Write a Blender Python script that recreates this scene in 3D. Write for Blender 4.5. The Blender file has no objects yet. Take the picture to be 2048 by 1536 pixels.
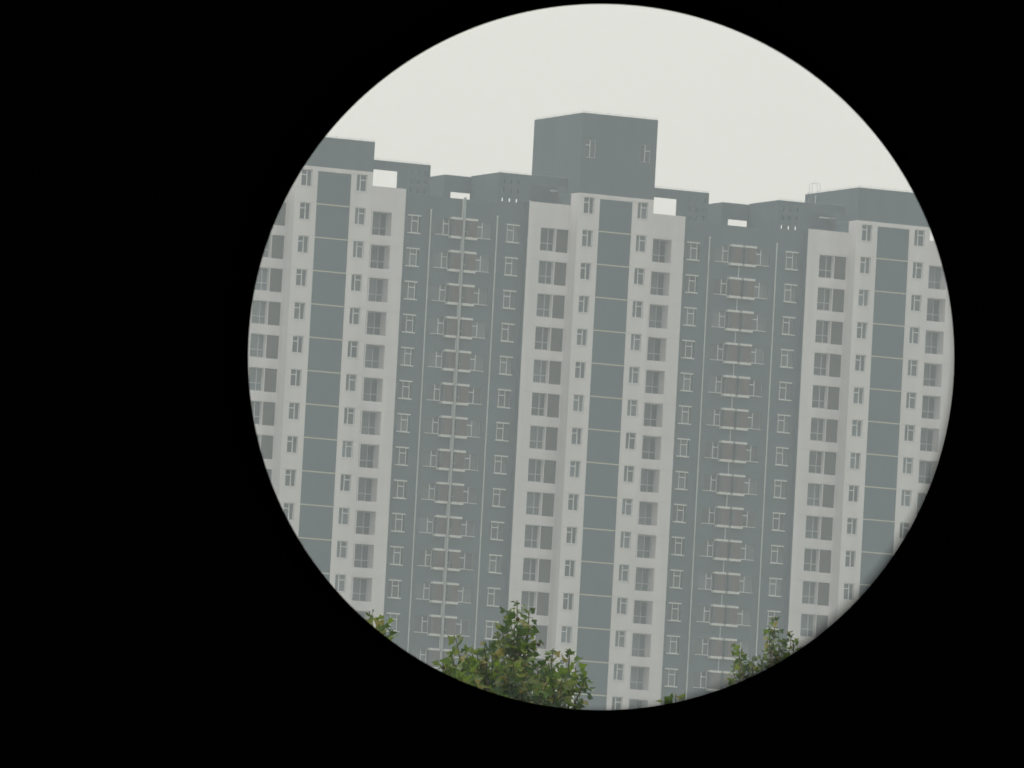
import bpy, math, random
import numpy as np
from mathutils import Matrix, Vector

random.seed(7)
rng = np.random.default_rng(7)
scene = bpy.context.scene
COL = scene.collection

# ------------------------------------------------------------------ camera
EYE = Vector((0.0, 0.0, 1.6))
F_PX = 22916.0                    # focal length in pixels of the 2048 px wide photograph
PITCH, ROLL = 0.0779, 0.0528
cam_d = bpy.data.cameras.new("camera")
cam = bpy.data.objects.new("camera", cam_d)
COL.objects.link(cam)
cam_d.sensor_width = 36.0
cam_d.lens = F_PX / 2048 * 36.0
cam_d.clip_start = 0.004
cam_d.clip_end = 20000
CAM_R = Matrix.Rotation(math.pi / 2 + PITCH, 4, 'X') @ Matrix.Rotation(ROLL, 4, 'Z')
cam.matrix_world = Matrix.Translation(EYE) @ CAM_R
cam_d.dof.use_dof = True
cam_d.dof.focus_distance = 0.8
cam_d.dof.aperture_fstop = 8500.0
scene.camera = cam

# ------------------------------------------------------------------ sky, sun, exposure
SUN_EL, SUN_AZ = math.radians(58), math.radians(-35)     # azimuth from +Y towards +X
world = bpy.data.worlds.new("World")
scene.world = world
world.use_nodes = True
wn, wl = world.node_tree.nodes, world.node_tree.links
wn.clear()
sky = wn.new("ShaderNodeTexSky")
sky.sky_type = 'NISHITA'
sky.sun_disc = False
sky.sun_elevation = SUN_EL
sky.sun_rotation = SUN_AZ
sky.air_density = 1.0
sky.dust_density = 6.0
sky.ozone_density = 1.0
hsv = wn.new("ShaderNodeHueSaturation")
hsv.inputs["Saturation"].default_value = 0.30
mixg = wn.new("ShaderNodeMix")
mixg.data_type = 'RGBA'
mixg.inputs["Factor"].default_value = 0.62           # even overcast veil over the clear sky
mixg.inputs["B"].default_value = (8.75, 8.62, 7.75, 1)
bg = wn.new("ShaderNodeBackground")
bg.inputs["Strength"].default_value = 0.12
wo = wn.new("ShaderNodeOutputWorld")
wl.new(sky.outputs[0], hsv.inputs["Color"])
wl.new(hsv.outputs[0], mixg.inputs["A"])
wl.new(mixg.outputs["Result"], bg.inputs["Color"])
wl.new(bg.outputs[0], wo.inputs["Surface"])

sun_d = bpy.data.lights.new("sun", 'SUN')
sun_d.energy = 1.4
sun_d.angle = math.radians(11)
sun_d.color = (1.0, 0.95, 0.86)
sun = bpy.data.objects.new("sun", sun_d)
COL.objects.link(sun)
sdir = Vector((math.sin(SUN_AZ) * math.cos(SUN_EL), math.cos(SUN_AZ) * math.cos(SUN_EL), math.sin(SUN_EL)))
sun.rotation_euler = sdir.to_track_quat('Z', 'Y').to_euler()
sun.location = (0, 0, 200)

vs = scene.view_settings
vs.view_transform = 'Standard'
vs.look = 'None'
vs.gamma = 1
vs.use_curve_mapping = False
vs.exposure = 0.0
scene.cycles.volume_bounces = 1
scene.cycles.max_bounces = 8
scene.cycles.transparent_max_bounces = 8


# ------------------------------------------------------------------ materials
def mat(name, col, rough=0.85, spec=0.3, var=0.0, scale=0.6, bump=0.0, translucent=None, detail=5, streak=False, metal=0.0):
    m = bpy.data.materials.new(name)
    m.use_nodes = True
    nt = m.node_tree
    b = nt.nodes["Principled BSDF"]
    b.inputs["Base Color"].default_value = (*col, 1)
    b.inputs["Roughness"].default_value = rough
    b.inputs["Specular IOR Level"].default_value = spec
    b.inputs["Metallic"].default_value = metal
    if var > 0:
        tc = nt.nodes.new("ShaderNodeTexCoord")
        mp = nt.nodes.new("ShaderNodeMapping")
        mp.inputs["Scale"].default_value = (1, 1, 0.12) if streak else (1, 1, 1)
        nz = nt.nodes.new("ShaderNodeTexNoise")
        nz.inputs["Scale"].default_value = scale
        nz.inputs["Detail"].default_value = detail
        rp = nt.nodes.new("ShaderNodeMapRange")
        rp.inputs["From Min"].default_value = 0.3
        rp.inputs["From Max"].default_value = 0.7
        rp.inputs["To Min"].default_value = 1 - var
        rp.inputs["To Max"].default_value = 1 + var
        mx = nt.nodes.new("ShaderNodeMix")
        mx.data_type = 'RGBA'
        mx.blend_type = 'MULTIPLY'
        mx.inputs["Factor"].default_value = 1.0
        mx.inputs["A"].default_value = (*col, 1)
        nt.links.new(tc.outputs["Object"], mp.inputs["Vector"])
        nt.links.new(mp.outputs[0], nz.inputs["Vector"])
        nt.links.new(nz.outputs["Fac"], rp.inputs["Value"])
        nt.links.new(rp.outputs[0], mx.inputs["B"])
        nt.links.new(mx.outputs["Result"], b.inputs["Base Color"])
        if bump > 0:
            bp = nt.nodes.new("ShaderNodeBump")
            bp.inputs["Strength"].default_value = bump
            nt.links.new(nz.outputs["Fac"], bp.inputs["Height"])
            nt.links.new(bp.outputs[0], b.inputs["Normal"])
    if translucent:
        tr = nt.nodes.new("ShaderNodeBsdfTranslucent")
        tr.inputs["Color"].default_value = (*translucent, 1)
        ms = nt.nodes.new("ShaderNodeMixShader")
        ms.inputs[0].default_value = 0.4
        out = nt.nodes["Material Output"]
        nt.links.new(b.outputs[0], ms.inputs[1])
        nt.links.new(tr.outputs[0], ms.inputs[2])
        nt.links.new(ms.outputs[0], out.inputs["Surface"])
    return m


M = {
    'white': mat("white_render", (0.825, 0.785, 0.800), 0.9, 0.2, 0.08, 0.6, streak=True),
    'dark': mat("dark_grey_render", (0.098, 0.128, 0.146), 0.9, 0.2, 0.10, 0.5, streak=True),
    'panel': mat("grey_cladding_panel", (0.084, 0.116, 0.136), 0.8, 0.3, 0.06, 0.5),
    'cream': mat("cream_strip", (0.62, 0.60, 0.46), 0.8, 0.2),
    'frame': mat("white_window_frame", (0.78, 0.79, 0.80), 0.5, 0.4),
    'glass': mat("dark_window_glass", (0.085, 0.10, 0.112), 0.12, 0.5, 0.35, 0.45),
    'frame_grey': mat("dimmed_balcony_frame", (0.50, 0.52, 0.53), 0.5, 0.4),  # balcony frames dimmed in the colour to imitate shade in the recess
    'niche': mat("grey_brown_louvre", (0.150, 0.140, 0.132), 0.7, 0.3),
    'slab': mat("white_slab", (0.80, 0.79, 0.77), 0.8, 0.2, 0.06, 1.2),
    'louvre': mat("brown_louvre", (0.190, 0.142, 0.128), 0.7, 0.3),
    'pipe': mat("pale_plastic_pipe", (0.66, 0.68, 0.68), 0.5, 0.4, 0.08, 0.8),
    'flue': mat("zinc_flue_pipe", (0.42, 0.44, 0.45), 0.5, 0.4, 0.08, 0.8),
    'roof': mat("roof_felt", (0.12, 0.125, 0.13), 0.95, 0.2, 0.15, 0.5),
    'steel': mat("galvanised_rail", (0.30, 0.30, 0.30), 0.5, 0.5),
    'bark': mat("plane_tree_bark", (0.20, 0.17, 0.12), 0.95, 0.1, 0.35, 6.0, bump=0.4),
    'twig': mat("green_twig", (0.10, 0.09, 0.05), 0.9, 0.1),
    'leaf': mat("leaf_green", (0.085, 0.170, 0.024), 0.45, 0.45, 0.3, 3.0, translucent=(0.20, 0.30, 0.02)),
    'leaf_deep': mat("leaf_deep_green", (0.042, 0.096, 0.026), 0.42, 0.5, 0.3, 3.0, translucent=(0.08, 0.14, 0.015)),
    'leaf_pale': mat("leaf_pale_underside", (0.19, 0.24, 0.09), 0.6, 0.3, 0.2, 3.0, translucent=(0.20, 0.25, 0.05)),
    'leaf_yellow': mat("leaf_lit_rim", (0.36, 0.33, 0.14), 0.6, 0.3, 0.25, 3.0, translucent=(0.34, 0.30, 0.07)),  # brightness of lit, curled rims put into the colour of whole leaves
    'seed': mat("seed_ball_brown", (0.10, 0.065, 0.035), 0.95, 0.1),
    'grass': mat("ground_grass", (0.060, 0.072, 0.032), 0.95, 0.1, 0.4, 0.2, detail=8),
    'black': mat("matt_black_barrel", (0.0025, 0.0025, 0.0025), 1.0, 0.0),
    'rubber': mat("black_rubber", (0.02, 0.02, 0.02), 0.8, 0.2),
    'armour': mat("dark_green_armour", (0.03, 0.04, 0.035), 0.6, 0.3, 0.1, 40.0),
    'alu': mat("brushed_aluminium", (0.45, 0.45, 0.46), 0.4, 0.5, metal=0.8),
}


def vary(m, lo, hi):
    """each object sharing the material gets its own tone"""
    nt = m.node_tree
    b_ = nt.nodes["Principled BSDF"]
    src = b_.inputs["Base Color"].links[0].from_socket
    oi = nt.nodes.new("ShaderNodeObjectInfo")
    mr = nt.nodes.new("ShaderNodeMapRange")
    mr.inputs["To Min"].default_value = lo
    mr.inputs["To Max"].default_value = hi
    mx = nt.nodes.new("ShaderNodeMix")
    mx.data_type = 'RGBA'
    mx.blend_type = 'MULTIPLY'
    mx.inputs["Factor"].default_value = 1.0
    nt.links.new(oi.outputs["Random"], mr.inputs["Value"])
    nt.links.new(src, mx.inputs["A"])
    nt.links.new(mr.outputs[0], mx.inputs["B"])
    nt.links.new(mx.outputs["Result"], b_.inputs["Base Color"])


vary(M['glass'], 0.45, 1.5)
vary(M['panel'], 0.93, 1.07)


# ------------------------------------------------------------------ mesh helpers
class MB:
    def __init__(self):
        self.v, self.f = [], []

    def quad(self, a, b, c, d):
        n = len(self.v)
        self.v += [a, b, c, d]
        self.f.append((n, n + 1, n + 2, n + 3))

    def box(self, x0, x1, y0, y1, z0, z1):
        n = len(self.v)
        self.v += [(x0, y0, z0), (x1, y0, z0), (x1, y1, z0), (x0, y1, z0), (x0, y0, z1), (x1, y0, z1), (x1, y1, z1), (x0, y1, z1)]
        for f in ((0, 1, 5, 4), (1, 2, 6, 5), (2, 3, 7, 6), (3, 0, 4, 7), (4, 5, 6, 7), (3, 2, 1, 0)):
            self.f.append(tuple(n + i for i in f))
        return self

    def tube(self, pts, radii, seg=8, cap=True):
        pts = [Vector(p) for p in pts]
        n0 = len(self.v)
        for i, p in enumerate(pts):
            t = (pts[min(i + 1, len(pts) - 1)] - pts[max(i - 1, 0)]).normalized()
            ref = Vector((0, 0, 1)) if abs(t.z) < 0.9 else Vector((1, 0, 0))
            a = t.cross(ref).normalized()
            b = t.cross(a).normalized()
            r = radii[i] if isinstance(radii, (list, tuple)) else radii
            for k in range(seg):
                w = 2 * math.pi * k / seg
                q = p + a * (r * math.cos(w)) + b * (r * math.sin(w))
                self.v.append(tuple(q))
        for i in range(len(pts) - 1):
            for k in range(seg):
                a0 = n0 + i * seg + k
                a1 = n0 + i * seg + (k + 1) % seg
                self.f.append((a0, a1, a1 + seg, a0 + seg))
        if cap:
            self.f.append(tuple(n0 + k for k in range(seg))[::-1])
            e = n0 + (len(pts) - 1) * seg
            self.f.append(tuple(e + k for k in range(seg)))
        return self

    def lathe(self, prof, seg=96):
        """closed profile of (radius, along) pairs turned about +Y"""
        n0 = len(self.v)
        m = len(prof)
        for k in range(seg):
            w = 2 * math.pi * k / seg
            for (r, y) in prof:
                self.v.append((r * math.cos(w), y, r * math.sin(w)))
        for k in range(seg):
            for j in range(m):
                a = n0 + k * m + j
                b = n0 + k * m + (j + 1) % m
                c = n0 + ((k + 1) % seg) * m + (j + 1) % m
                d = n0 + ((k + 1) % seg) * m + j
                self.f.append((a, b, c, d))
        return self

    def mesh(self, name, material, smooth=False):
        me = bpy.data.meshes.new(name)
        me.from_pydata(self.v, [], self.f)
        me.materials.append(M[material] if isinstance(material, str) else material)
        if smooth:
            me.shade_smooth()
        me.update()
        return me

    def build(self, name, material, parent=None, loc=(0, 0, 0), smooth=False):
        return put(name, self.mesh(name, material, smooth), parent, loc)


def put(name, me, parent=None, loc=(0, 0, 0)):
    o = bpy.data.objects.new(name, me)
    COL.objects.link(o)
    o.location = loc
    if parent is not None:
        o.parent = parent
    return o


def empty(name, loc=(0, 0, 0), rz=0.0):
    o = bpy.data.objects.new(name, None)
    COL.objects.link(o)
    o.location = loc
    o.rotation_euler = (0, 0, rz)
    return o


def tag(o, label, cat, group=None):
    o["label"] = label
    o["category"] = cat
    if group:
        o["group"] = group
    return o


def at(px, py, dist):
    """point on the line of sight of a photograph pixel, at a distance along +Y"""
    d = CAM_R @ Vector(((px - 1024) / F_PX, -(py - 768) / F_PX, -1.0))
    return EYE + d * (dist / d.y)


# ------------------------------------------------------------------ ground
g = MB()
G = 6000
g.quad((-G, -G, 0), (G, -G, 0), (G, G, 0), (-G, G, 0))
go = g.build("ground", 'grass')
go["kind"] = "structure"

# ------------------------------------------------------------------ apartment block
AZ = 0.4521
D = 1000.0
ZL = 91.8617 + EYE.z               # height of the first cream line above the ground
UNIT = 27.4407
FL = 2.9
NROW = 32
NIND = 17                          # storeys whose windows are separate parts
bld = empty("apartment_block", (7.1407, D, 0), AZ)
tag(bld, "long grey and white high-rise apartment block with stepped roofline, standing in haze", "building")


def top(r):
    return ZL + FL - FL * r        # head height of storey r


STUFF = {}


def emit(name, me, loc, row, parent=None):
    """one piece as a part of its own, or joined with the others far below the view"""
    if row < NIND:
        return put(name, me, parent if parent is not None else bld, loc)
    s = STUFF.setdefault(me.materials[0].name, MB())
    n = len(s.v)
    base = Vector(loc)
    s.v += [tuple(base + v.co) for v in me.vertices]
    s.f += [tuple(n + i for i in p.vertices) for p in me.polygons]
    return None


def relief(name, a0, a1, z0, z1, y0, back, rects, material, parent=bld):
    """wall with openings (fill False), recesses and grooves; depth runs along +y"""
    us = {a0, a1}
    zs = {z0, z1}
    for (u0, u1, w0, w1, h, fill) in rects:
        us.update(round(min(max(u, a0), a1), 4) for u in (u0, u1))
        zs.update(round(min(max(z, z0), z1), 4) for z in (w0, w1))
    us = sorted(us)
    zs = sorted(zs)
    nu, nz = len(us) - 1, len(zs) - 1
    H = np.zeros((nu, nz))
    Fm = np.ones((nu, nz), bool)
    uc = np.array([(us[i] + us[i + 1]) / 2 for i in range(nu)])
    zc = np.array([(zs[i] + zs[i + 1]) / 2 for i in range(nz)])
    for (u0, u1, w0, w1, h, fill) in rects:
        mu = (uc > u0) & (uc < u1)
        mz = (zc > w0) & (zc < w1)
        H[np.ix_(mu, mz)] = h
        Fm[np.ix_(mu, mz)] = fill
    b = MB()
    for i in range(nu):
        for j in range(nz):
            h = y0 + H[i, j]
            ua, ub, za, zb = us[i], us[i + 1], zs[j], zs[j + 1]
            if Fm[i, j]:
                b.quad((ua, h, za), (ub, h, za), (ub, h, zb), (ua, h, zb))
            hr = (y0 + H[i + 1, j]) if i + 1 < nu else back
            if abs(hr - h) > 1e-6:
                b.quad((ub, h, za), (ub, hr, za), (ub, hr, zb), (ub, h, zb))
            if i == 0:
                b.quad((ua, h, za), (ua, back, za), (ua, back, zb), (ua, h, zb))
            ht = (y0 + H[i, j + 1]) if j + 1 < nz else back
            if abs(ht - h) > 1e-6:
                b.quad((ua, h, zb), (ub, h, zb), (ub, ht, zb), (ua, ht, zb))
    return b.build(name, material, parent)


# window prototypes: origin at the top left corner of the opening, y inwards
def bars(w, h, vert, horiz, fw=0.06, y0=0.0, y1=0.07):
    """outer frame plus vertical mullions and horizontal bars (x0, x1, z)"""
    b = MB()
    b.box(0, fw, y0, y1, -h, 0)
    b.box(w - fw, w, y0, y1, -h, 0)
    b.box(fw, w - fw, y0, y1, -fw, 0)
    b.box(fw, w - fw, y0, y1, -h, -h + fw)
    for x, t in vert:
        b.box(x - t / 2, x + t / 2, y0 + 0.004, y1 - 0.004, -h + fw, -fw)
    for x0, x1, z, t in horiz:
        b.box(x0, x1, y0 + 0.008, y1 - 0.008, z - t / 2, z + t / 2)
    return b


def sash(b, x0, x1, z0, z1, t=0.06, y0=-0.02, y1=0.05):
    b.box(x0, x0 + t, y0, y1, z0, z1)
    b.box(x1 - t, x1, y0, y1, z0, z1)
    b.box(x0 + t, x1 - t, y0, y1, z0, z0 + t)
    b.box(x0 + t, x1 - t, y0, y1, z1 - t, z1)
    return b


def mirror(b, w):
    m = MB()
    m.v = [(w - x, y, z) for (x, y, z) in b.v]
    m.f = [tuple(reversed(f)) for f in b.f]
    return m


def glazing(w, h, y=0.045):
    return MB().box(0.02, w - 0.02, y, y + 0.012, -h + 0.02, -0.02)


SW, SH = 1.02, 1.45                # small bedroom windows of the white towers
b = bars(SW, SH, [(0.58 * SW, 0.09)], [(0.05, 0.56 * SW, -0.31 * SH, 0.08)], fw=0.05)
me_small_l = b.mesh("window", 'frame')
me_small_r = mirror(b, SW).mesh("window", 'frame')
me_small_g = glazing(SW, SH).mesh("glazing", 'glass')
me_small_sill = MB().box(-0.04, SW + 0.04, -0.245, 0.02, -SH - 0.05, -SH).mesh("sill", 'white')

CW, CH = 1.24, 1.46                # windows of the dark link with lintel and sill
b = MB()
b.box(0.44, 0.50, 0.0, 0.07, -CH, 0)
b.box(0, 0.015, 0.03, 0.07, -CH, 0)
b.box(CW - 0.19, CW - 0.13, 0.0, 0.07, -CH, 0)
b.box(0.5, CW - 0.19, 0.004, 0.07, -0.30 * CH - 0.04, -0.30 * CH + 0.04)
b.box(0.5, CW - 0.19, 0.004, 0.07, -CH, -CH + 0.05)
me_link_a = b.mesh("window", 'frame')
me_link_d = mirror(b, CW).mesh("window", 'frame')
me_link_g = glazing(CW, CH, 0.05).mesh("glazing", 'glass')
me_lintel = MB().box(-0.02, CW + 0.02, -0.22, 0.0, -0.02, 0.085).mesh("lintel", 'slab')
me_csill = MB().box(-0.02, CW + 0.02, -0.22, 0.0, -CH - 0.10, -CH).mesh("sill", 'slab')

BW, BH = 1.35, 1.40                # windows beside the conditioner boxes
b = MB()
b.box(0.76, 0.83, 0.0, 0.07, -BH, 0)
b.box(0, 0.025, 0.02, 0.07, -BH, 0)
b.box(0.025, 0.76, 0.03, 0.07, -0.015, 0)
b.box(0.025, 0.76, 0.03, 0.07, -BH, -BH + 0.03)
b.box(BW - 0.06, BW, 0.0, 0.07, -BH, 0)
b.box(0.83, BW - 0.06, 0.004, 0.07, -0.30 * BH - 0.04, -0.30 * BH + 0.04)
b.box(0.83, BW - 0.06, 0.004, 0.07, -BH, -BH + 0.05)
me_side_b = b.mesh("window", 'frame')
me_side_c = mirror(b, BW).mesh("window", 'frame')
me_side_g = glazing(BW, BH, 0.05).mesh("glazing", 'glass')
me_bsill = MB().box(-0.03, BW + 0.02, -0.17, 0.0, -BH - 0.045, -BH).mesh("sill", 'slab')

LW, LH = 1.46, 1.98                # balcony windows, tower left of the panel
me_log_l = bars(LW, LH, [(0.63 * LW, 0.08)], [(0.05, LW - 0.05, -0.66 * LH, 0.06)], fw=0.05).mesh("balcony_window", 'frame_grey')
me_log_lg = glazing(LW, LH).mesh("glazing", 'glass')
RW, RH = 1.83, 2.02
me_log_r = bars(RW, RH, [(0.66 * RW, 0.07), (0.26 * RW, 0.06)], [(0.05, RW - 0.05, -0.66 * RH, 0.06)], fw=0.05).mesh("balcony_window", 'frame_grey')
me_log_rg = glazing(RW, RH).mesh("glazing", 'glass')


def louvre(w, h, pitch=0.085, depth=0.05):
    b = MB()
    b.box(0, 0.04, 0, depth, -h, 0)
    b.box(w - 0.04, w, 0, depth, -h, 0)
    n = int(h / pitch)
    for i in range(n):
        z = -h + (i + 0.5) * h / n
        b.quad((0.04, 0.0, z - 0.035), (w - 0.04, 0.0, z - 0.035), (w - 0.04, depth, z + 0.035), (0.04, depth, z + 0.035))
    b.quad((0.04, depth + 0.003, -h), (w - 0.04, depth + 0.003, -h), (w - 0.04, depth + 0.003, 0), (0.04, depth + 0.003, 0))
    return b


VW = 1.18
me_niche = louvre(VW, 2.03).mesh("louvre_screen", 'niche')
ACW, ACH = 1.15, 1.45
me_ac_box = MB().box(0.10, ACW - 0.02, 0.09, 0.50, -ACH, 0.0).mesh("conditioner_box", 'roof')
me_ac_lou = louvre(0.74, ACH - 0.02).mesh("louvre_screen", 'louvre')
me_ac_top = MB().box(0, ACW, 0.0, 0.50, 0.0, 0.19).mesh("slab", 'slab')
me_ac_bot = MB().box(-0.02, ACW, -0.02, 0.50, -ACH - 0.21, -ACH).mesh("slab", 'slab')

me_panel = MB().box(-1.58, 1.58, 0, 0.05, -FL + 0.05, -0.05).mesh("facade_panel", 'panel')
me_strip = MB().box(-1.58, 1.58, -0.012, 0.05, -0.05, 0.05).mesh("cream_strip", 'cream')

Z_WING, Z_CEN, Z_LINK, Z_FRAME, Z_ROOF = ZL + 2.20, ZL + 3.22, ZL + 1.88, ZL + 4.58, ZL + 1.2
DW, DL, DF = 1.6, 2.25, 2.5        # depth of wings, links and roof frames behind the tower fronts
UC = {-1: 1.40 - UNIT, 0: 1.29, 1: 1.42 + UNIT}       # centres of the three towers along the front
PENT = {-1: (ZL + 5.85, 10.0), 0: (ZL + 10.28, 9.7), 1: (ZL + 6.15, 10.3)}


def grooves(a0, a1, rows):
    return [(a0, a1, top(r) + 0.02, top(r) + 0.07, 0.035, True) for r in rows]


for k in (-1, 0, 1):
    c = UC[k]
    # --- tower front between the wings
    rects = grooves(c - 3.67, c + 3.67, range(1, NROW))
    rects.append((c - 1.6, c + 1.6, 0.0, ZL + 2.86, 0.09, True))
    for r in range(NROW):
        for s in (-1, 1):
            x0 = c + (-3.15 if s < 0 else 2.13)
            rects.append((x0, x0 + SW, top(r) - SH, top(r), 0.2, False))
    relief("tower_wall", c - 3.67, c + 3.67, 0.0, Z_CEN, 0.0, DW, rects, 'white')
    for r in range(NROW):
        for s in (-1, 1):
            x0 = c + (-3.15 if s < 0 else 2.13)
            w = emit("window", me_small_l if s < 0 else me_small_r, (x0, 0.2, top(r)), r)
            emit("glazing", me_small_g, (0, 0, 0) if w else (x0, 0.2, top(r)), r, w)
            emit("sill", me_small_sill, (0, 0, 0) if w else (x0, 0.2, top(r)), r, w)
        emit("facade_panel", me_panel, (c, 0.035, top(r) - (0.04 if r == 0 else 0.0)), r)
        if r:
            emit("cream_strip", me_strip, (c, 0.035, top(r)), r)
    # --- wings with balconies
    for s in (-1, 1):
        a0, a1 = (c - 7.67, c - 3.67) if s < 0 else (c + 3.67, c + 7.67)
        rects = grooves(a0, a1, range(1, NROW))
        for r in range(1, NROW):
            t = top(r)
            if s < 0:
                rects.append((c - 6.43, c - 6.43 + LW, t - 2.03, t, 0.46, False))
                rects.append((c - 6.43, c - 6.43 + LW, t - 2.03, t - LH, 0.46, True))
                rects.append((c - 4.90, c - 4.90 + VW, t - 2.03, t, 0.12, False))
            else:
                rects.append((c + 4.6, c + 4.6 + RW, t - 2.05, t, 1.15, False))
                rects.append((c + 3.70, c + 4.50, t - 2.03, t, 0.12, True))
        relief("wing_wall", a0, a1, 0.0, Z_WING, DW, 3.6, rects, 'white')
        x = c - 7.72 if s < 0 else c + 7.67
        MB().box(x, x + 0.05, DW + 0.012, 3.5, 0.0, Z_WING - 0.01).build("return_wall", 'dark', bld)
        for r in range(1, NROW):
            t = top(r)
            if s < 0:
                w = emit("balcony_window", me_log_l, (c - 6.43, DW + 0.43, t), r)
                emit("glazing", me_log_lg, (0, 0, 0) if w else (c - 6.43, DW + 0.43, t), r, w)
                emit("louvre_screen", me_niche, (c - 4.90, DW + 0.10, t), r)
            else:
                w = emit("balcony_window", me_log_r, (c + 4.6, DW + 1.10, t), r)
                emit("glazing", me_log_rg, (0, 0, 0) if w else (c + 4.6, DW + 1.10, t), r, w)
    # --- penthouse over the tower
    zt, dep = PENT[k]
    rects = []
    if k == 0:
        rects = [(c - 3.28, c - 2.26, ZL + 6.38, ZL + 7.93, 0.12, False), (c + 2.12, c + 3.10, ZL + 6.46, ZL + 7.98, 0.12, False)]
    relief("penthouse_wall", c - 3.67, c + 3.67, Z_CEN + 0.004, zt, 0.0, dep, rects, 'dark')
    MB().box(c - 3.66, c + 3.66, DW + 0.01, dep - 0.01, Z_ROOF, Z_CEN).build("penthouse_base", 'dark', bld)
    MB().box(c - 3.60, c + 3.60, 0.07, dep - 0.06, zt - 0.45, zt - 0.30).build("roof", 'roof', bld)
    if k == 0:
        w1 = bars(1.02, 1.55, [(0.47, 0.06)], [(0.05, 0.45, -0.46, 0.06)], fw=0.045).build("window", 'frame', bld, (c - 3.28, 0.10, ZL + 7.93))
        glazing(1.02, 1.55).build("glazing", 'glass', w1)
        w2 = bars(0.98, 1.52, [(0.47, 0.06)], [(0.49, 0.93, -0.52, 0.06)], fw=0.03).build("window", 'frame', bld, (c + 2.12, 0.10, ZL + 7.98))
        glazing(0.98, 1.52).build("glazing", 'glass', w2)
    # door onto the roof in the side of the penthouse
    dd = MB().box(0.0, 0.05, 0, 1.5, 0, 2.0).build("door", 'roof', bld, (c - 3.72, 4.4, Z_ROOF + 0.3))
    MB().box(-0.62 if k < 1 else -1.5, 0.04, -0.2, 0.0, 2.05, 2.15).build("bright_slit_slab", 'slab', dd)  # pale slab added to imitate a bright slit beside the penthouse
    # --- roof frames on both sides
    for s in (-1, 1):
        def X(p, q):
            return (c + p, c + q) if s > 0 else (c - q, c - p)
        zb = Z_ROOF
        holes = []
        for i in range(3):
            for j in range(3):
                hx = 8.35 + i * 0.69
                a, e = X(hx, hx + 0.24)
                holes.append((a, e, ZL + 2.06 + j * 0.80, ZL + 2.44 + j * 0.80, 0.25, False))
        a, e = X(7.25, 10.33)
        relief("roof_frame", a, e, zb, Z_FRAME, DF, DF + 0.25, holes, 'dark')
        a, e = X(3.68, 7.25)
        MB().box(a, e, DF + 0.004, DF + 0.25, ZL + 3.76, Z_FRAME - 0.003).build("roof_beam", 'dark', bld)
        a, e = X(10.08, 10.33)
        MB().box(a, e, DF + 0.252, DF + 5.65, zb, Z_FRAME - 0.002).build("roof_side_wall", 'dark', bld)
        if s < 0:
            MB().box(c - 9.4, c - 3.69, DF + 3.0, DF + 3.2, ZL + 2.70, Z_FRAME - 0.004).build("roof_back_wall", 'dark', bld)
        # wire along the parapet
        a, e = X(3.9, 10.28)
        lb = MB().tube([(a, DF + 0.1, Z_FRAME + 0.12), (e, DF + 0.1, Z_FRAME + 0.12)], 0.012, 5)
        for q in np.linspace(a + 0.1, e - 0.1, 6):
            lb.tube([(q, DF + 0.1, Z_FRAME), (q, DF + 0.1, Z_FRAME + 0.13)], 0.012, 5)
        lb.build("lightning_wire", 'steel', bld)
    lb = MB().tube([(c - 3.6, dep - 0.1, zt + 0.12), (c - 3.6, 0.08, zt + 0.12), (c + 3.6, 0.08, zt + 0.12)], 0.012, 5)
    for q in np.linspace(-3.6, 3.6, 7):
        lb.tube([(c + q, 0.08, zt), (c + q, 0.08, zt + 0.22)], 0.014, 5)
    for q in np.linspace(2, dep - 0.4, 5):
        lb.tube([(c - 3.6, q, zt), (c - 3.6, q, zt + 0.2)], 0.014, 5)
    lb.build("lightning_wire", 'steel', bld)
    if k == 1:
        ld = MB()
        for yy in (dep - 1.45, dep - 0.9):
            for off in (0.0, ):
                pts = [(c - 3.76, yy, zt - 4.2), (c - 3.76, yy, zt + 0.75)]
                for t in np.linspace(0, math.pi, 9):
                    pts.append((c - 3.76 + 0.4 * (1 - math.cos(t)), yy, zt + 0.75 + 0.22 * math.sin(t)))
                pts.append((c - 2.96, yy, zt - 0.3))
                ld.tube(pts, 0.014, 6)
        for q in np.arange(zt - 4.0, zt, 0.35):
            ld.tube([(c - 3.76, dep - 1.45, q), (c - 3.76, dep - 0.9, q)], 0.015, 5)
        ld.build("roof_ladder", 'steel', bld)
        MB().tube([(c - 3.80, 8.0, zt - 0.25), (c - 3.80, 8.0, zt - 1.0)], 0.06, 8).build("overflow_pipe", 'pipe', bld)


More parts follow.
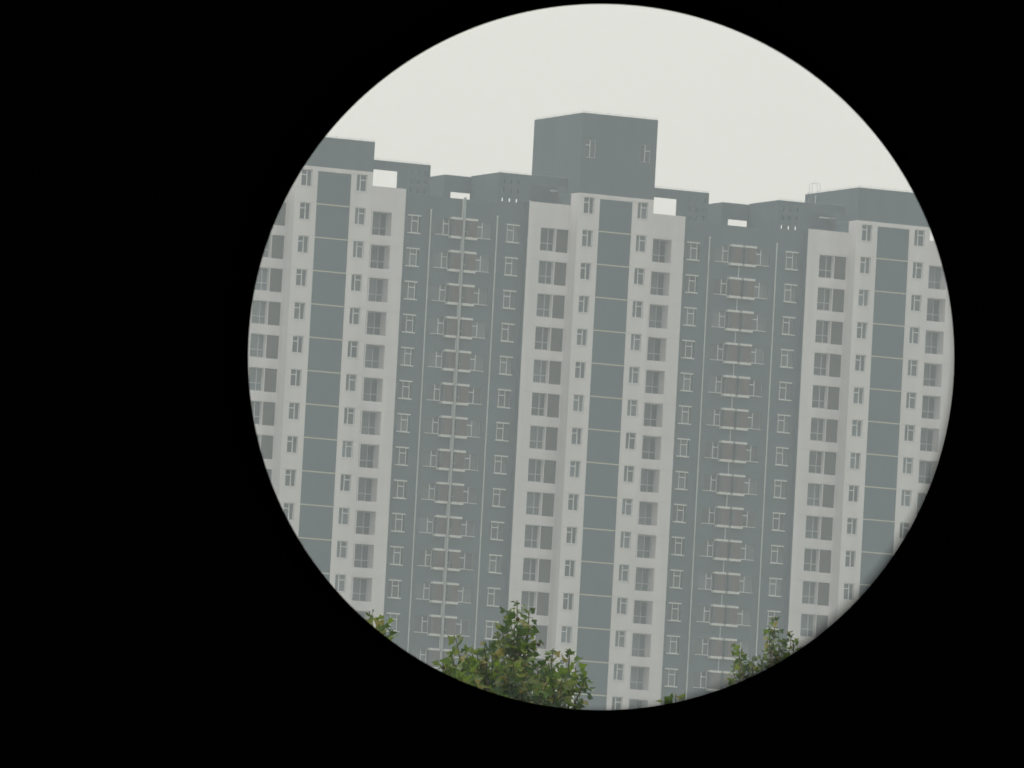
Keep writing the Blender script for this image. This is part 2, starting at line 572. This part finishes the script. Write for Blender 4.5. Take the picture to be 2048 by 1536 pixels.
# --- dark links between the towers and the end bays
def link(a0, a1, wins, cx, ac, flue):
    rects = []
    for r in range(1, NROW):
        for (x, kind) in wins:
            w, h = (CW, CH) if kind in "AD" else (BW, BH)
            rects.append((x, x + w, top(r) - h, top(r), 0.12, False))
    relief("link_wall", a0, a1, 0.0, Z_LINK, DL, 3.6, rects, 'dark')
    for r in range(1, NROW):
        t = top(r)
        rr = r if ac else NROW
        for (x, kind) in wins:
            p = (x, DL + 0.09, t)
            if kind in "AD":
                w = emit("window", me_link_a if kind == "A" else me_link_d, p, rr)
                q = (0, 0, 0) if w else p
                emit("glazing", me_link_g, q, rr, w)
                emit("lintel", me_lintel, q, rr, w)
                emit("sill", me_csill, q, rr, w)
            else:
                w = emit("window", me_side_b if kind == "B" else me_side_c, p, rr)
                q = (0, 0, 0) if w else p
                emit("glazing", me_side_g, q, rr, w)
                emit("sill", me_bsill, q, rr, w)
        if ac:
            for x in ac:
                p = (cx + x, DL - 0.50, t)
                w = emit("conditioner_box", me_ac_box, p, r)
                q = (0, 0, 0) if w else p
                emit("slab", me_ac_top, q, r, w)
                emit("slab", me_ac_bot, q, r, w)
                emit("louvre_screen", me_ac_lou, tuple(Vector(q) + Vector((0.36, 0.03, -0.01))), r, w)
    for x in ([a0 + 2.72, a1 - 2.72] if ac else []):
        pb = MB().tube([(x, DL - 0.10, 0.3), (x, DL - 0.10, ZL + 0.55)], 0.062, 8)
        pb.tube([(x, DL - 0.10, ZL + 0.50), (x, DL - 0.10, ZL + 0.72)], [0.075, 0.11], 8)
        for r in range(1, NROW):
            pb.tube([(x, DL - 0.10, top(r) - 1.2), (x, DL - 0.10, top(r) - 1.12)], 0.075, 8)
        pb.build("drainpipe", 'pipe', bld, smooth=False)
    if ac:
        wx = cx - 0.15 if flue else cx - 0.33
        MB().tube([(wx, DL - 0.11, 0.3), (wx, DL - 0.11, ZL + (1.9 if flue else -1.4))], 0.045 if not flue else 0.095, 8).build("waste_pipe", 'pipe', bld)
    if flue:
        fb = MB().tube([(cx - 0.26, DL - 0.66, 0.3), (cx - 0.26, DL - 0.66, ZL + 1.98)], 0.115, 10)
        for r in range(1, NROW):
            fb.box(cx - 0.26, cx + 0.12, DL - 0.68, DL - 0.64, top(r) - 1.02, top(r) - 0.98)
        fb.build("flue_pipe", 'flue', bld)


for k in (-1, 0):
    c0, c1 = UC[k], UC[k + 1]
    cx = (c0 + c1) / 2
    link(c0 + 7.72, c1 - 7.72, [(c0 + 8.25, "A"), (cx - 2.68, "B"), (cx + 1.33, "C"), (c1 - 9.49, "D")], cx, (-1.36, 0.03), k == -1)
    # set-back stair heads on the link roof
    for s in (1,):
        def XL(p, q):
            return (cx + p, cx + q) if s > 0 else (cx - q, cx - p)
        y0 = DF + 5.66
        a, e = XL(0.78, 3.60)
        oa, oe = XL(1.42, 3.43)
        relief("stair_head", a, e, Z_ROOF, ZL + 4.5, y0, y0 + 0.25, [(oa, oe, ZL + 2.2, ZL + 3.05, 0.25, False)], 'dark')
        a, e = XL(0.78, 1.03)
        MB().box(a, e, y0 + 0.252, y0 + 4.0, Z_ROOF, ZL + 4.495).build("stair_head_side", 'dark', bld)
        MB().box(*XL(0.80, 3.38), y0 + 0.3, y0 + 4.0, ZL + 4.2, ZL + 4.35).build("stair_head_roof", 'roof', bld)
e0 = UC[-1]
link(e0 - 10.33, e0 - 7.72, [(e0 - 9.49, "D")], e0, None, False)
e1 = UC[1]
link(e1 + 7.72, e1 + 10.33, [(e1 + 8.25, "A")], e1, None, False)
MB().box(e0 - 10.32, e1 + 10.32, 3.62, 14.5, 0.0, Z_ROOF).build("rear_wall", 'dark', bld)

for mname, s in STUFF.items():
    o = s.build("lower_storeys_detail", bpy.data.materials[mname], bld)
    o["kind"] = "stuff"


# ------------------------------------------------------------------ plane trees
def leaf_outline(seed, lobes=5):
    r = random.Random(seed)
    tips = [(-150, 0.50), (-82, 0.88), (0, 1.0), (82, 0.88), (150, 0.50)]
    pts = []
    for i, (ang, L) in enumerate(tips):
        a = math.radians(ang + r.uniform(-8, 8))
        L *= r.uniform(0.86, 1.1)
        sh = math.radians(r.uniform(11, 16))
        for q, ll in ((-sh, 0.74), (0.0, 1.0), (sh, 0.74)):
            if (i == 0 and q < 0) or (i == 4 and q > 0):
                continue
            pts.append((L * ll * math.sin(a + q), L * ll * math.cos(a + q)))
        if i < 4:
            a2 = math.radians((ang + tips[i + 1][0]) / 2)
            n = r.uniform(0.46, 0.58)
            pts.append((n * math.sin(a2), n * math.cos(a2)))
    return pts


def leaf_mesh(seed, material):
    """five-lobed blade, stalk at the origin, tip along +y, folded and curled"""
    r = random.Random(seed)
    o = leaf_outline(seed)
    fold, curl, wave = r.uniform(0.05, 0.6), r.uniform(-0.15, 0.75), r.uniform(0, 6.28)
    def P(x, y):
        z = fold * abs(x) - curl * (x * x + y * y) * 0.6 + 0.10 * math.sin(5 * x + wave) * math.cos(4 * y)
        return (x, y + 0.32, z)
    v = [P(0, -0.02)] + [P(x, y) for (x, y) in o]
    f = [(0, i, i + 1) for i in range(1, len(o))]
    v += [(0, 0, 0), (0.02, 0.32, 0)]
    f.append((len(v) - 2, len(v) - 1, 0))
    me = bpy.data.meshes.new("leaf")
    me.from_pydata(v, [], f)
    me.materials.append(M[material])
    return me


LEAF_KINDS = (['leaf'] * 5 + ['leaf_deep'] * 5 + ['leaf_pale'] * 3 + ['leaf_yellow'])
LEAVES = [leaf_mesh(100 + i, LEAF_KINDS[i % len(LEAF_KINDS)]) for i in range(28)]
LDATA = [(np.array([v.co[:] for v in m.vertices]), [tuple(p.vertices) for p in m.polygons]) for m in LEAVES]


def circle_ok(px, py, m=0):
    return (px - 1202) ** 2 + (py - 714) ** 2 < (707 + m) ** 2


CAM_INV = (Matrix.Translation(EYE) @ CAM_R).inverted()


def to_px(p):
    q = CAM_INV @ Vector(p)
    return 1024 + F_PX * q.x / -q.z, 768 - F_PX * q.y / -q.z


def grow_tree(label, dist, shoots, crown, leaf_size, trunk_px, spacing, nleaf_obj, seed, extra, seeds=0):
    """shoots: (tip px, tip py, base px, base py, bushiness); crown: (centre, radii) filling the volume below"""
    r = random.Random(seed)
    base = at(trunk_px, 1500, dist)
    root = empty("plane_tree", (base.x, base.y, 0))
    tag(root, label, "tree", "plane trees in front of the apartment block")
    off = Vector((base.x, base.y, 0))
    scale = dist / F_PX
    top_z = max(at(s[0], s[1], dist).z for s in shoots)
    hc = top_z - crown[2] * 2
    # trunk and limbs
    tb = MB()
    tp = [Vector((0, 0, 0)), Vector((0.1, 0.05, hc * 0.5)), Vector((0, 0.1, hc)), Vector((0.05, 0, hc + crown[2]))]
    tb.tube(tp, [0.17, 0.13, 0.10, 0.045], 10)
    tb.build("trunk", 'bark', root, smooth=True)
    lb = MB()
    sh3 = []
    for (tx, ty, bx, by, bush) in shoots:
        dy = r.uniform(-0.25, 0.25)
        tip, bs = at(tx, ty, dist + dy) - off, at(bx, by, dist + dy * 0.3 + r.uniform(-0.14, 0.14)) - off
        sh3.append((bs, tip, bush))
        lb.tube([Vector((0, 0, hc + crown[2] * 0.6)), bs - Vector((0, 0, 0.35)), bs], [0.035, 0.02, 0.012], 6)
    cc = Vector((0, 0, hc + crown[2] * 0.9))
    for i in range(extra):
        while True:
            d = Vector((r.gauss(0, 1), r.gauss(0, 1), r.gauss(0, 1)))
            if d.length > 0.2:
                d.normalize()
                break
        rad = r.uniform(0.45, 1.0) ** 0.5
        p = cc + Vector((d.x * crown[0], d.y * crown[1], d.z * crown[2])) * rad
        px, py = to_px(p + off)
        # nothing may rise above the outline that the photograph shows
        if circle_ok(px, py, 35) and py < crown[3](px):
            continue
        dirv = (d + Vector((0, 0, 0.8))).normalized()
        L = r.uniform(0.35, 0.62)
        sh3.append((p - dirv * L, p, r.uniform(0.5, 1.0)))
        if i % 4 == 0:
            lb.tube([Vector((0, 0, hc + crown[2] * r.uniform(0.2, 0.8))), p - dirv * (L + 0.3), p - dirv * L], [0.035, 0.017, 0.008], 5)
    items = []
    tw = MB()
    for (bs, tip, bush) in sh3:
        ax = tip - bs
        L = ax.length
        axn = ax.normalized()
        bend = Vector((r.uniform(-1, 1), r.uniform(-1, 1), 0)) * 0.035
        tw.tube([bs, (bs + tip) / 2 + bend, tip], [0.008, 0.0055, 0.003], 4)
        n = max(4, int(L / spacing * (0.6 + bush)))
        ph = r.uniform(0, 6.28)
        for i in range(n):
            t = (i + r.uniform(0.2, 0.8)) / n
            p = bs + ax * t + bend * (4 * t * (1 - t))
            a = ph + i * 2.4 + r.uniform(-0.4, 0.4)
            ref = Vector((1, 0, 0)) if abs(axn.x) < 0.8 else Vector((0, 1, 0))
            e1 = axn.cross(ref).normalized()
            e2 = axn.cross(e1).normalized()
            outw = e1 * math.cos(a) + e2 * math.sin(a)
            reach = bush * leaf_size * r.uniform(0.2, 1.3) * (1.15 - 0.8 * t)
            p = p + outw * reach
            up = 0.9 * t - 0.25 + r.uniform(-0.5, 0.35)
            d = (outw * 0.8 + axn * up + Vector((0, 0, -0.35 + 0.5 * t))).normalized()
            nrm = (axn * 0.55 + outw * 0.55 + Vector((r.uniform(-.6, .6), r.uniform(-.6, .6), r.uniform(-.2, .6)))).normalized()
            xx = d.cross(nrm)
            if xx.length < 0.05:
                continue
            xx.normalize()
            zz = xx.cross(d).normalized()
            s = leaf_size * 0.62 * r.uniform(0.5, 1.3) * (1.0 - 0.45 * max(0, t - 0.75) / 0.25)
            items.append((p, xx, d, zz, s, r.randrange(len(LEAVES))))
    lb.build("limbs", 'bark', root, smooth=True)
    tw.build("twigs", 'twig', root)
    # leaves that show largest become parts of their own, the rest one mass
    vis, rest = [], []
    for it in items:
        px, py = to_px(it[0] + off)
        (vis if circle_ok(px, py, 10) else rest).append((it, py))
    vis.sort(key=lambda q: (q[0][0].y - 0.004 * (1400 - q[1]) * 1.2))
    solo, more = vis[:nleaf_obj], vis[nleaf_obj:]
    for it, _ in solo:
        p, xx, d, zz, s, k = it
        o = put("leaf", LEAVES[k], root)
        o.matrix_local = Matrix.Translation(p) @ Matrix((xx, d, zz)).transposed().to_4x4() @ Matrix.Scale(s, 4)
    V, Fc, mi = [], [], []
    n0 = 0
    names = list(dict.fromkeys(LEAF_KINDS))
    for it, _ in more + rest:
        p, xx, d, zz, s, k = it
        R = np.array([xx[:], d[:], zz[:]])
        co = LDATA[k][0] * s @ R + np.array(p[:])
        V.append(co)
        for f in LDATA[k][1]:
            Fc.append(tuple(n0 + q for q in f))
            mi.append(names.index(LEAF_KINDS[k % len(LEAF_KINDS)]))
        n0 += len(co)
    if V:
        me = bpy.data.meshes.new("foliage")
        me.from_pydata(np.concatenate(V).tolist(), [], Fc)
        for nme in names:
            me.materials.append(M[nme])
        me.polygons.foreach_set("material_index", mi)
        o = put("foliage", me, root)
        o["kind"] = "stuff"
    # seed balls on stalks
    if seeds:
        cand = [it for it, _ in vis]
        r.shuffle(cand)
        for it in cand[:seeds]:
            sb = MB()
            p = it[0] + Vector((0, -0.03, -0.04))
            sb.tube([p + Vector((0, 0, -0.015)), p + Vector((0, 0, -0.006)), p + Vector((0, 0, 0.006)), p + Vector((0, 0, 0.015))], [0.006, 0.016, 0.016, 0.006], 7)
            sb.build("seed_ball", 'seed', root)
    return root


def outline_mid(px):
    if px < 880:
        return 1330
    if px < 960:
        return 1310
    if px < 1085:
        return 1300
    return 1335 if px < 1150 else 2000


mid_shoots = [
    (1034, 1200, 1036, 1300, 0.75), (1012, 1222, 1030, 1310, 0.8), (1058, 1222, 1040, 1310, 0.8),
    (1000, 1250, 1026, 1330, 0.9), (1062, 1252, 1046, 1330, 0.9), (1030, 1250, 1034, 1350, 1.0),
    (994, 1275, 1022, 1350, 0.9), (1055, 1285, 1040, 1365, 1.0), (1020, 1290, 1030, 1370, 1.0),
    (912, 1276, 918, 1350, 0.55), (900, 1300, 914, 1370, 0.7), (930, 1300, 940, 1370, 0.8), (884, 1322, 904, 1390, 0.8),
    (968, 1288, 976, 1360, 0.7), (955, 1310, 965, 1385, 0.9), (985, 1310, 992, 1385, 0.9),
    (1106, 1297, 1108, 1370, 0.55), (1096, 1325, 1100, 1390, 0.8), (1140, 1300, 1132, 1370, 0.5), (1150, 1330, 1138, 1395, 0.7),
    (1172, 1352, 1150, 1405, 0.65), (1120, 1345, 1118, 1410, 0.9), (1160, 1385, 1140, 1430, 0.8),
    (1075, 1330, 1070, 1400, 0.9), (1050, 1350, 1052, 1420, 1.0), (1010, 1350, 1014, 1420, 1.0), (975, 1355, 980, 1420, 1.0),
    (935, 1345, 944, 1415, 0.9), (905, 1350, 920, 1410, 0.9), (1085, 1380, 1086, 1440, 1.0), (1030, 1385, 1032, 1450, 1.0),
    (990, 1385, 995, 1450, 1.0), (950, 1380, 955, 1440, 1.0), (1130, 1400, 1125, 1450, 0.9),
]
grow_tree("broad plane tree with a pointed crown, centre of the bottom edge", 92.0, mid_shoots,
          (1.05, 1.05, 0.85, outline_mid), 0.112, 1030, 0.022, 300, 11, 200, seeds=10)

left_shoots = [(738, 1222, 746, 1280, 0.6), (762, 1234, 764, 1290, 0.7), (752, 1255, 752, 1320, 0.8), (770, 1262, 772, 1320, 0.7),
               (784, 1275, 776, 1330, 0.5), (730, 1245, 736, 1300, 0.7), (720, 1262, 730, 1320, 0.8)]
grow_tree("plane tree whose top just shows at the lower left edge", 95.0, left_shoots,
          (0.8, 0.8, 0.75, lambda px: 1270 if px < 775 else 1330), 0.110, 700, 0.026, 120, 23, 120)

right_shoots = [(1547, 1232, 1545, 1300, 0.55), (1540, 1255, 1542, 1320, 0.65), (1556, 1262, 1550, 1330, 0.6), (1580, 1262, 1572, 1320, 0.5),
                (1588, 1280, 1576, 1330, 0.5), (1566, 1290, 1562, 1345, 0.7), (1535, 1290, 1536, 1350, 0.7), (1520, 1310, 1522, 1360, 0.8),
                (1470, 1290, 1480, 1340, 0.5), (1478, 1302, 1486, 1350, 0.6), (1468, 1330, 1478, 1370, 0.6), (1505, 1312, 1508, 1360, 0.35),
                (1490, 1325, 1496, 1372, 0.6), (1550, 1300, 1548, 1360, 0.8), (1505, 1335, 1510, 1380, 0.7)]
grow_tree("plane tree with sparse upright shoots and dark seed balls at the lower right edge", 142.0, right_shoots,
          (1.25, 1.25, 0.95, lambda px: 2000 if px < 1462 else (1350 if px < 1520 else 1320)), 0.108, 1560, 0.027, 220, 37, 160, seeds=14)

low_shoots = [(1334, 1396, 1340, 1440, 0.4), (1352, 1388, 1352, 1440, 0.6), (1370, 1392, 1366, 1440, 0.6), (1326, 1400, 1335, 1440, 0.5),
              (1360, 1400, 1358, 1450, 0.6)]
grow_tree("small sprig of a plane tree just rising over the bottom edge, right of centre", 102.0, low_shoots,
          (0.65, 0.65, 0.65, lambda px: 1412), 0.105, 1352, 0.030, 40, 41, 60)

# ------------------------------------------------------------------ telescope on its tripod
axis_c = Vector(((1202 - 1024) / F_PX, -(714 - 768) / F_PX, -1.0)).normalized()
axis = (CAM_R.to_3x3() @ axis_c).normalized()
TAN = 707.0 / F_PX
tel = empty("telescope", EYE)
tel.rotation_mode = 'QUATERNION'
tel.rotation_quaternion = axis.to_track_quat('Y', 'Z')
tag(tel, "dark telescope whose black eyepiece opening frames the round view", "telescope")
STOP = 0.22
rs = STOP * TAN
MB().lathe([(0.011, 0.012), (0.021, 0.012), (0.021, 0.045), (0.0165, 0.045), (0.0165, 0.040), (0.011, 0.018)]).build("eye_cup", 'rubber', tel)
MB().lathe([(0.0150, 0.0455), (0.0195, 0.0455), (0.0195, 0.130), (0.0150, 0.130)]).build("eyepiece_barrel", 'black', tel)
ES, ER = 0.030, 741.0
eo = MB().lathe([(ES * ER / F_PX, 0.0), (0.0145, -0.0002), (0.0145, 0.0006), (ES * ER / F_PX, 0.0001)], 128).build("vignette_ring", 'black', tel)
eo.location = (-29.0 * ES / F_PX, ES, 26.0 * ES / F_PX)       # ring added off the axis to shade the lower right rim softly
MB().lathe([(0.0145, 0.1305), (0.034, 0.1305), (0.036, 0.150), (0.036, 0.290), (0.0345, 0.290), (0.0345, 0.155), (0.0145, 0.140)]).build("focuser_body", 'armour', tel)
MB().lathe([(rs, STOP), (0.0343, STOP - 0.0008), (0.0343, STOP + 0.0012), (rs, STOP + 0.0004)], 256).build("field_stop", 'black', tel)
MB().lathe([(0.0345, 0.2905), (0.0385, 0.2905), (0.0385, 0.60), (0.0345, 0.60)]).build("tube", 'armour', tel)
MB().lathe([(0.0335, 0.292), (0.0342, 0.292), (0.0342, 0.598), (0.0335, 0.598)]).build("tube_lining", 'black', tel)
MB().lathe([(0.0390, 0.54), (0.0435, 0.54), (0.0435, 0.70), (0.0390, 0.70)]).build("dew_shield", 'black', tel)
kb = MB()
for sx in (-1, 1):
    kb.tube([(sx * 0.036, 0.20, -0.012), (sx * 0.056, 0.20, -0.012)], 0.013, 20)
kb.build("focus_knob", 'rubber', tel)
MB().box(-0.014, 0.014, 0.30, 0.40, -0.058, -0.0386).build("mounting_foot", 'armour', tel)

q = tel.rotation_quaternion.to_matrix()
head = EYE + q @ Vector((0, 0.35, -0.0585))
tri = empty("tripod", (head.x, head.y, 0))
tag(tri, "aluminium tripod carrying the telescope", "tripod")
hb = MB()
hb.box(-0.03, 0.03, -0.04, 0.04, head.z - 0.045, head.z - 0.012)
hb.tube([(0, 0, head.z - 0.14), (0, 0, head.z - 0.046)], 0.022, 14)
hb.build("head", 'rubber', tri)
MB().tube([(0, 0, 0.75), (0, 0, head.z - 0.141)], 0.014, 14).build("centre_column", 'alu', tri)
MB().tube([(0.025, 0.02, head.z - 0.09), (0.16, -0.10, head.z - 0.19)], [0.006, 0.009], 10).build("pan_handle", 'rubber', tri)
for i in range(3):
    w = math.radians(90 + 120 * i)
    dx, dy = math.cos(w), math.sin(w)
    lg = MB()
    p0, p1 = Vector((dx * 0.03, dy * 0.03, head.z - 0.17)), Vector((dx * 0.5, dy * 0.5, 0.02))
    lg.tube([p0, p0.lerp(p1, 0.5)], 0.015, 10)
    lg.tube([p0.lerp(p1, 0.48), p1], 0.011, 10)
    l = lg.build("leg", 'alu', tri)
    MB().tube([p1, p1 + Vector((0, 0, -0.02))], [0.013, 0.018], 10).build("rubber_foot", 'rubber', l)

# ------------------------------------------------------------------ haze
hz = MB().box(-900, 900, -300, 1400, -1.0, ZL + 12.5).mesh("haze", 'white')
hz.materials.clear()
hm = bpy.data.materials.new("haze_air")
hm.use_nodes = True
hm.node_tree.nodes.clear()
pv = hm.node_tree.nodes.new("ShaderNodeVolumePrincipled")
pv.inputs["Color"].default_value = (0.83, 0.92, 1.0, 1)
pv.inputs["Density"].default_value = 0.00034
pv.inputs["Anisotropy"].default_value = 0.2
ho = hm.node_tree.nodes.new("ShaderNodeOutputMaterial")
hm.node_tree.links.new(pv.outputs[0], ho.inputs["Volume"])
hz.materials.append(hm)
hzo = put("haze", hz)
hzo["kind"] = "stuff"
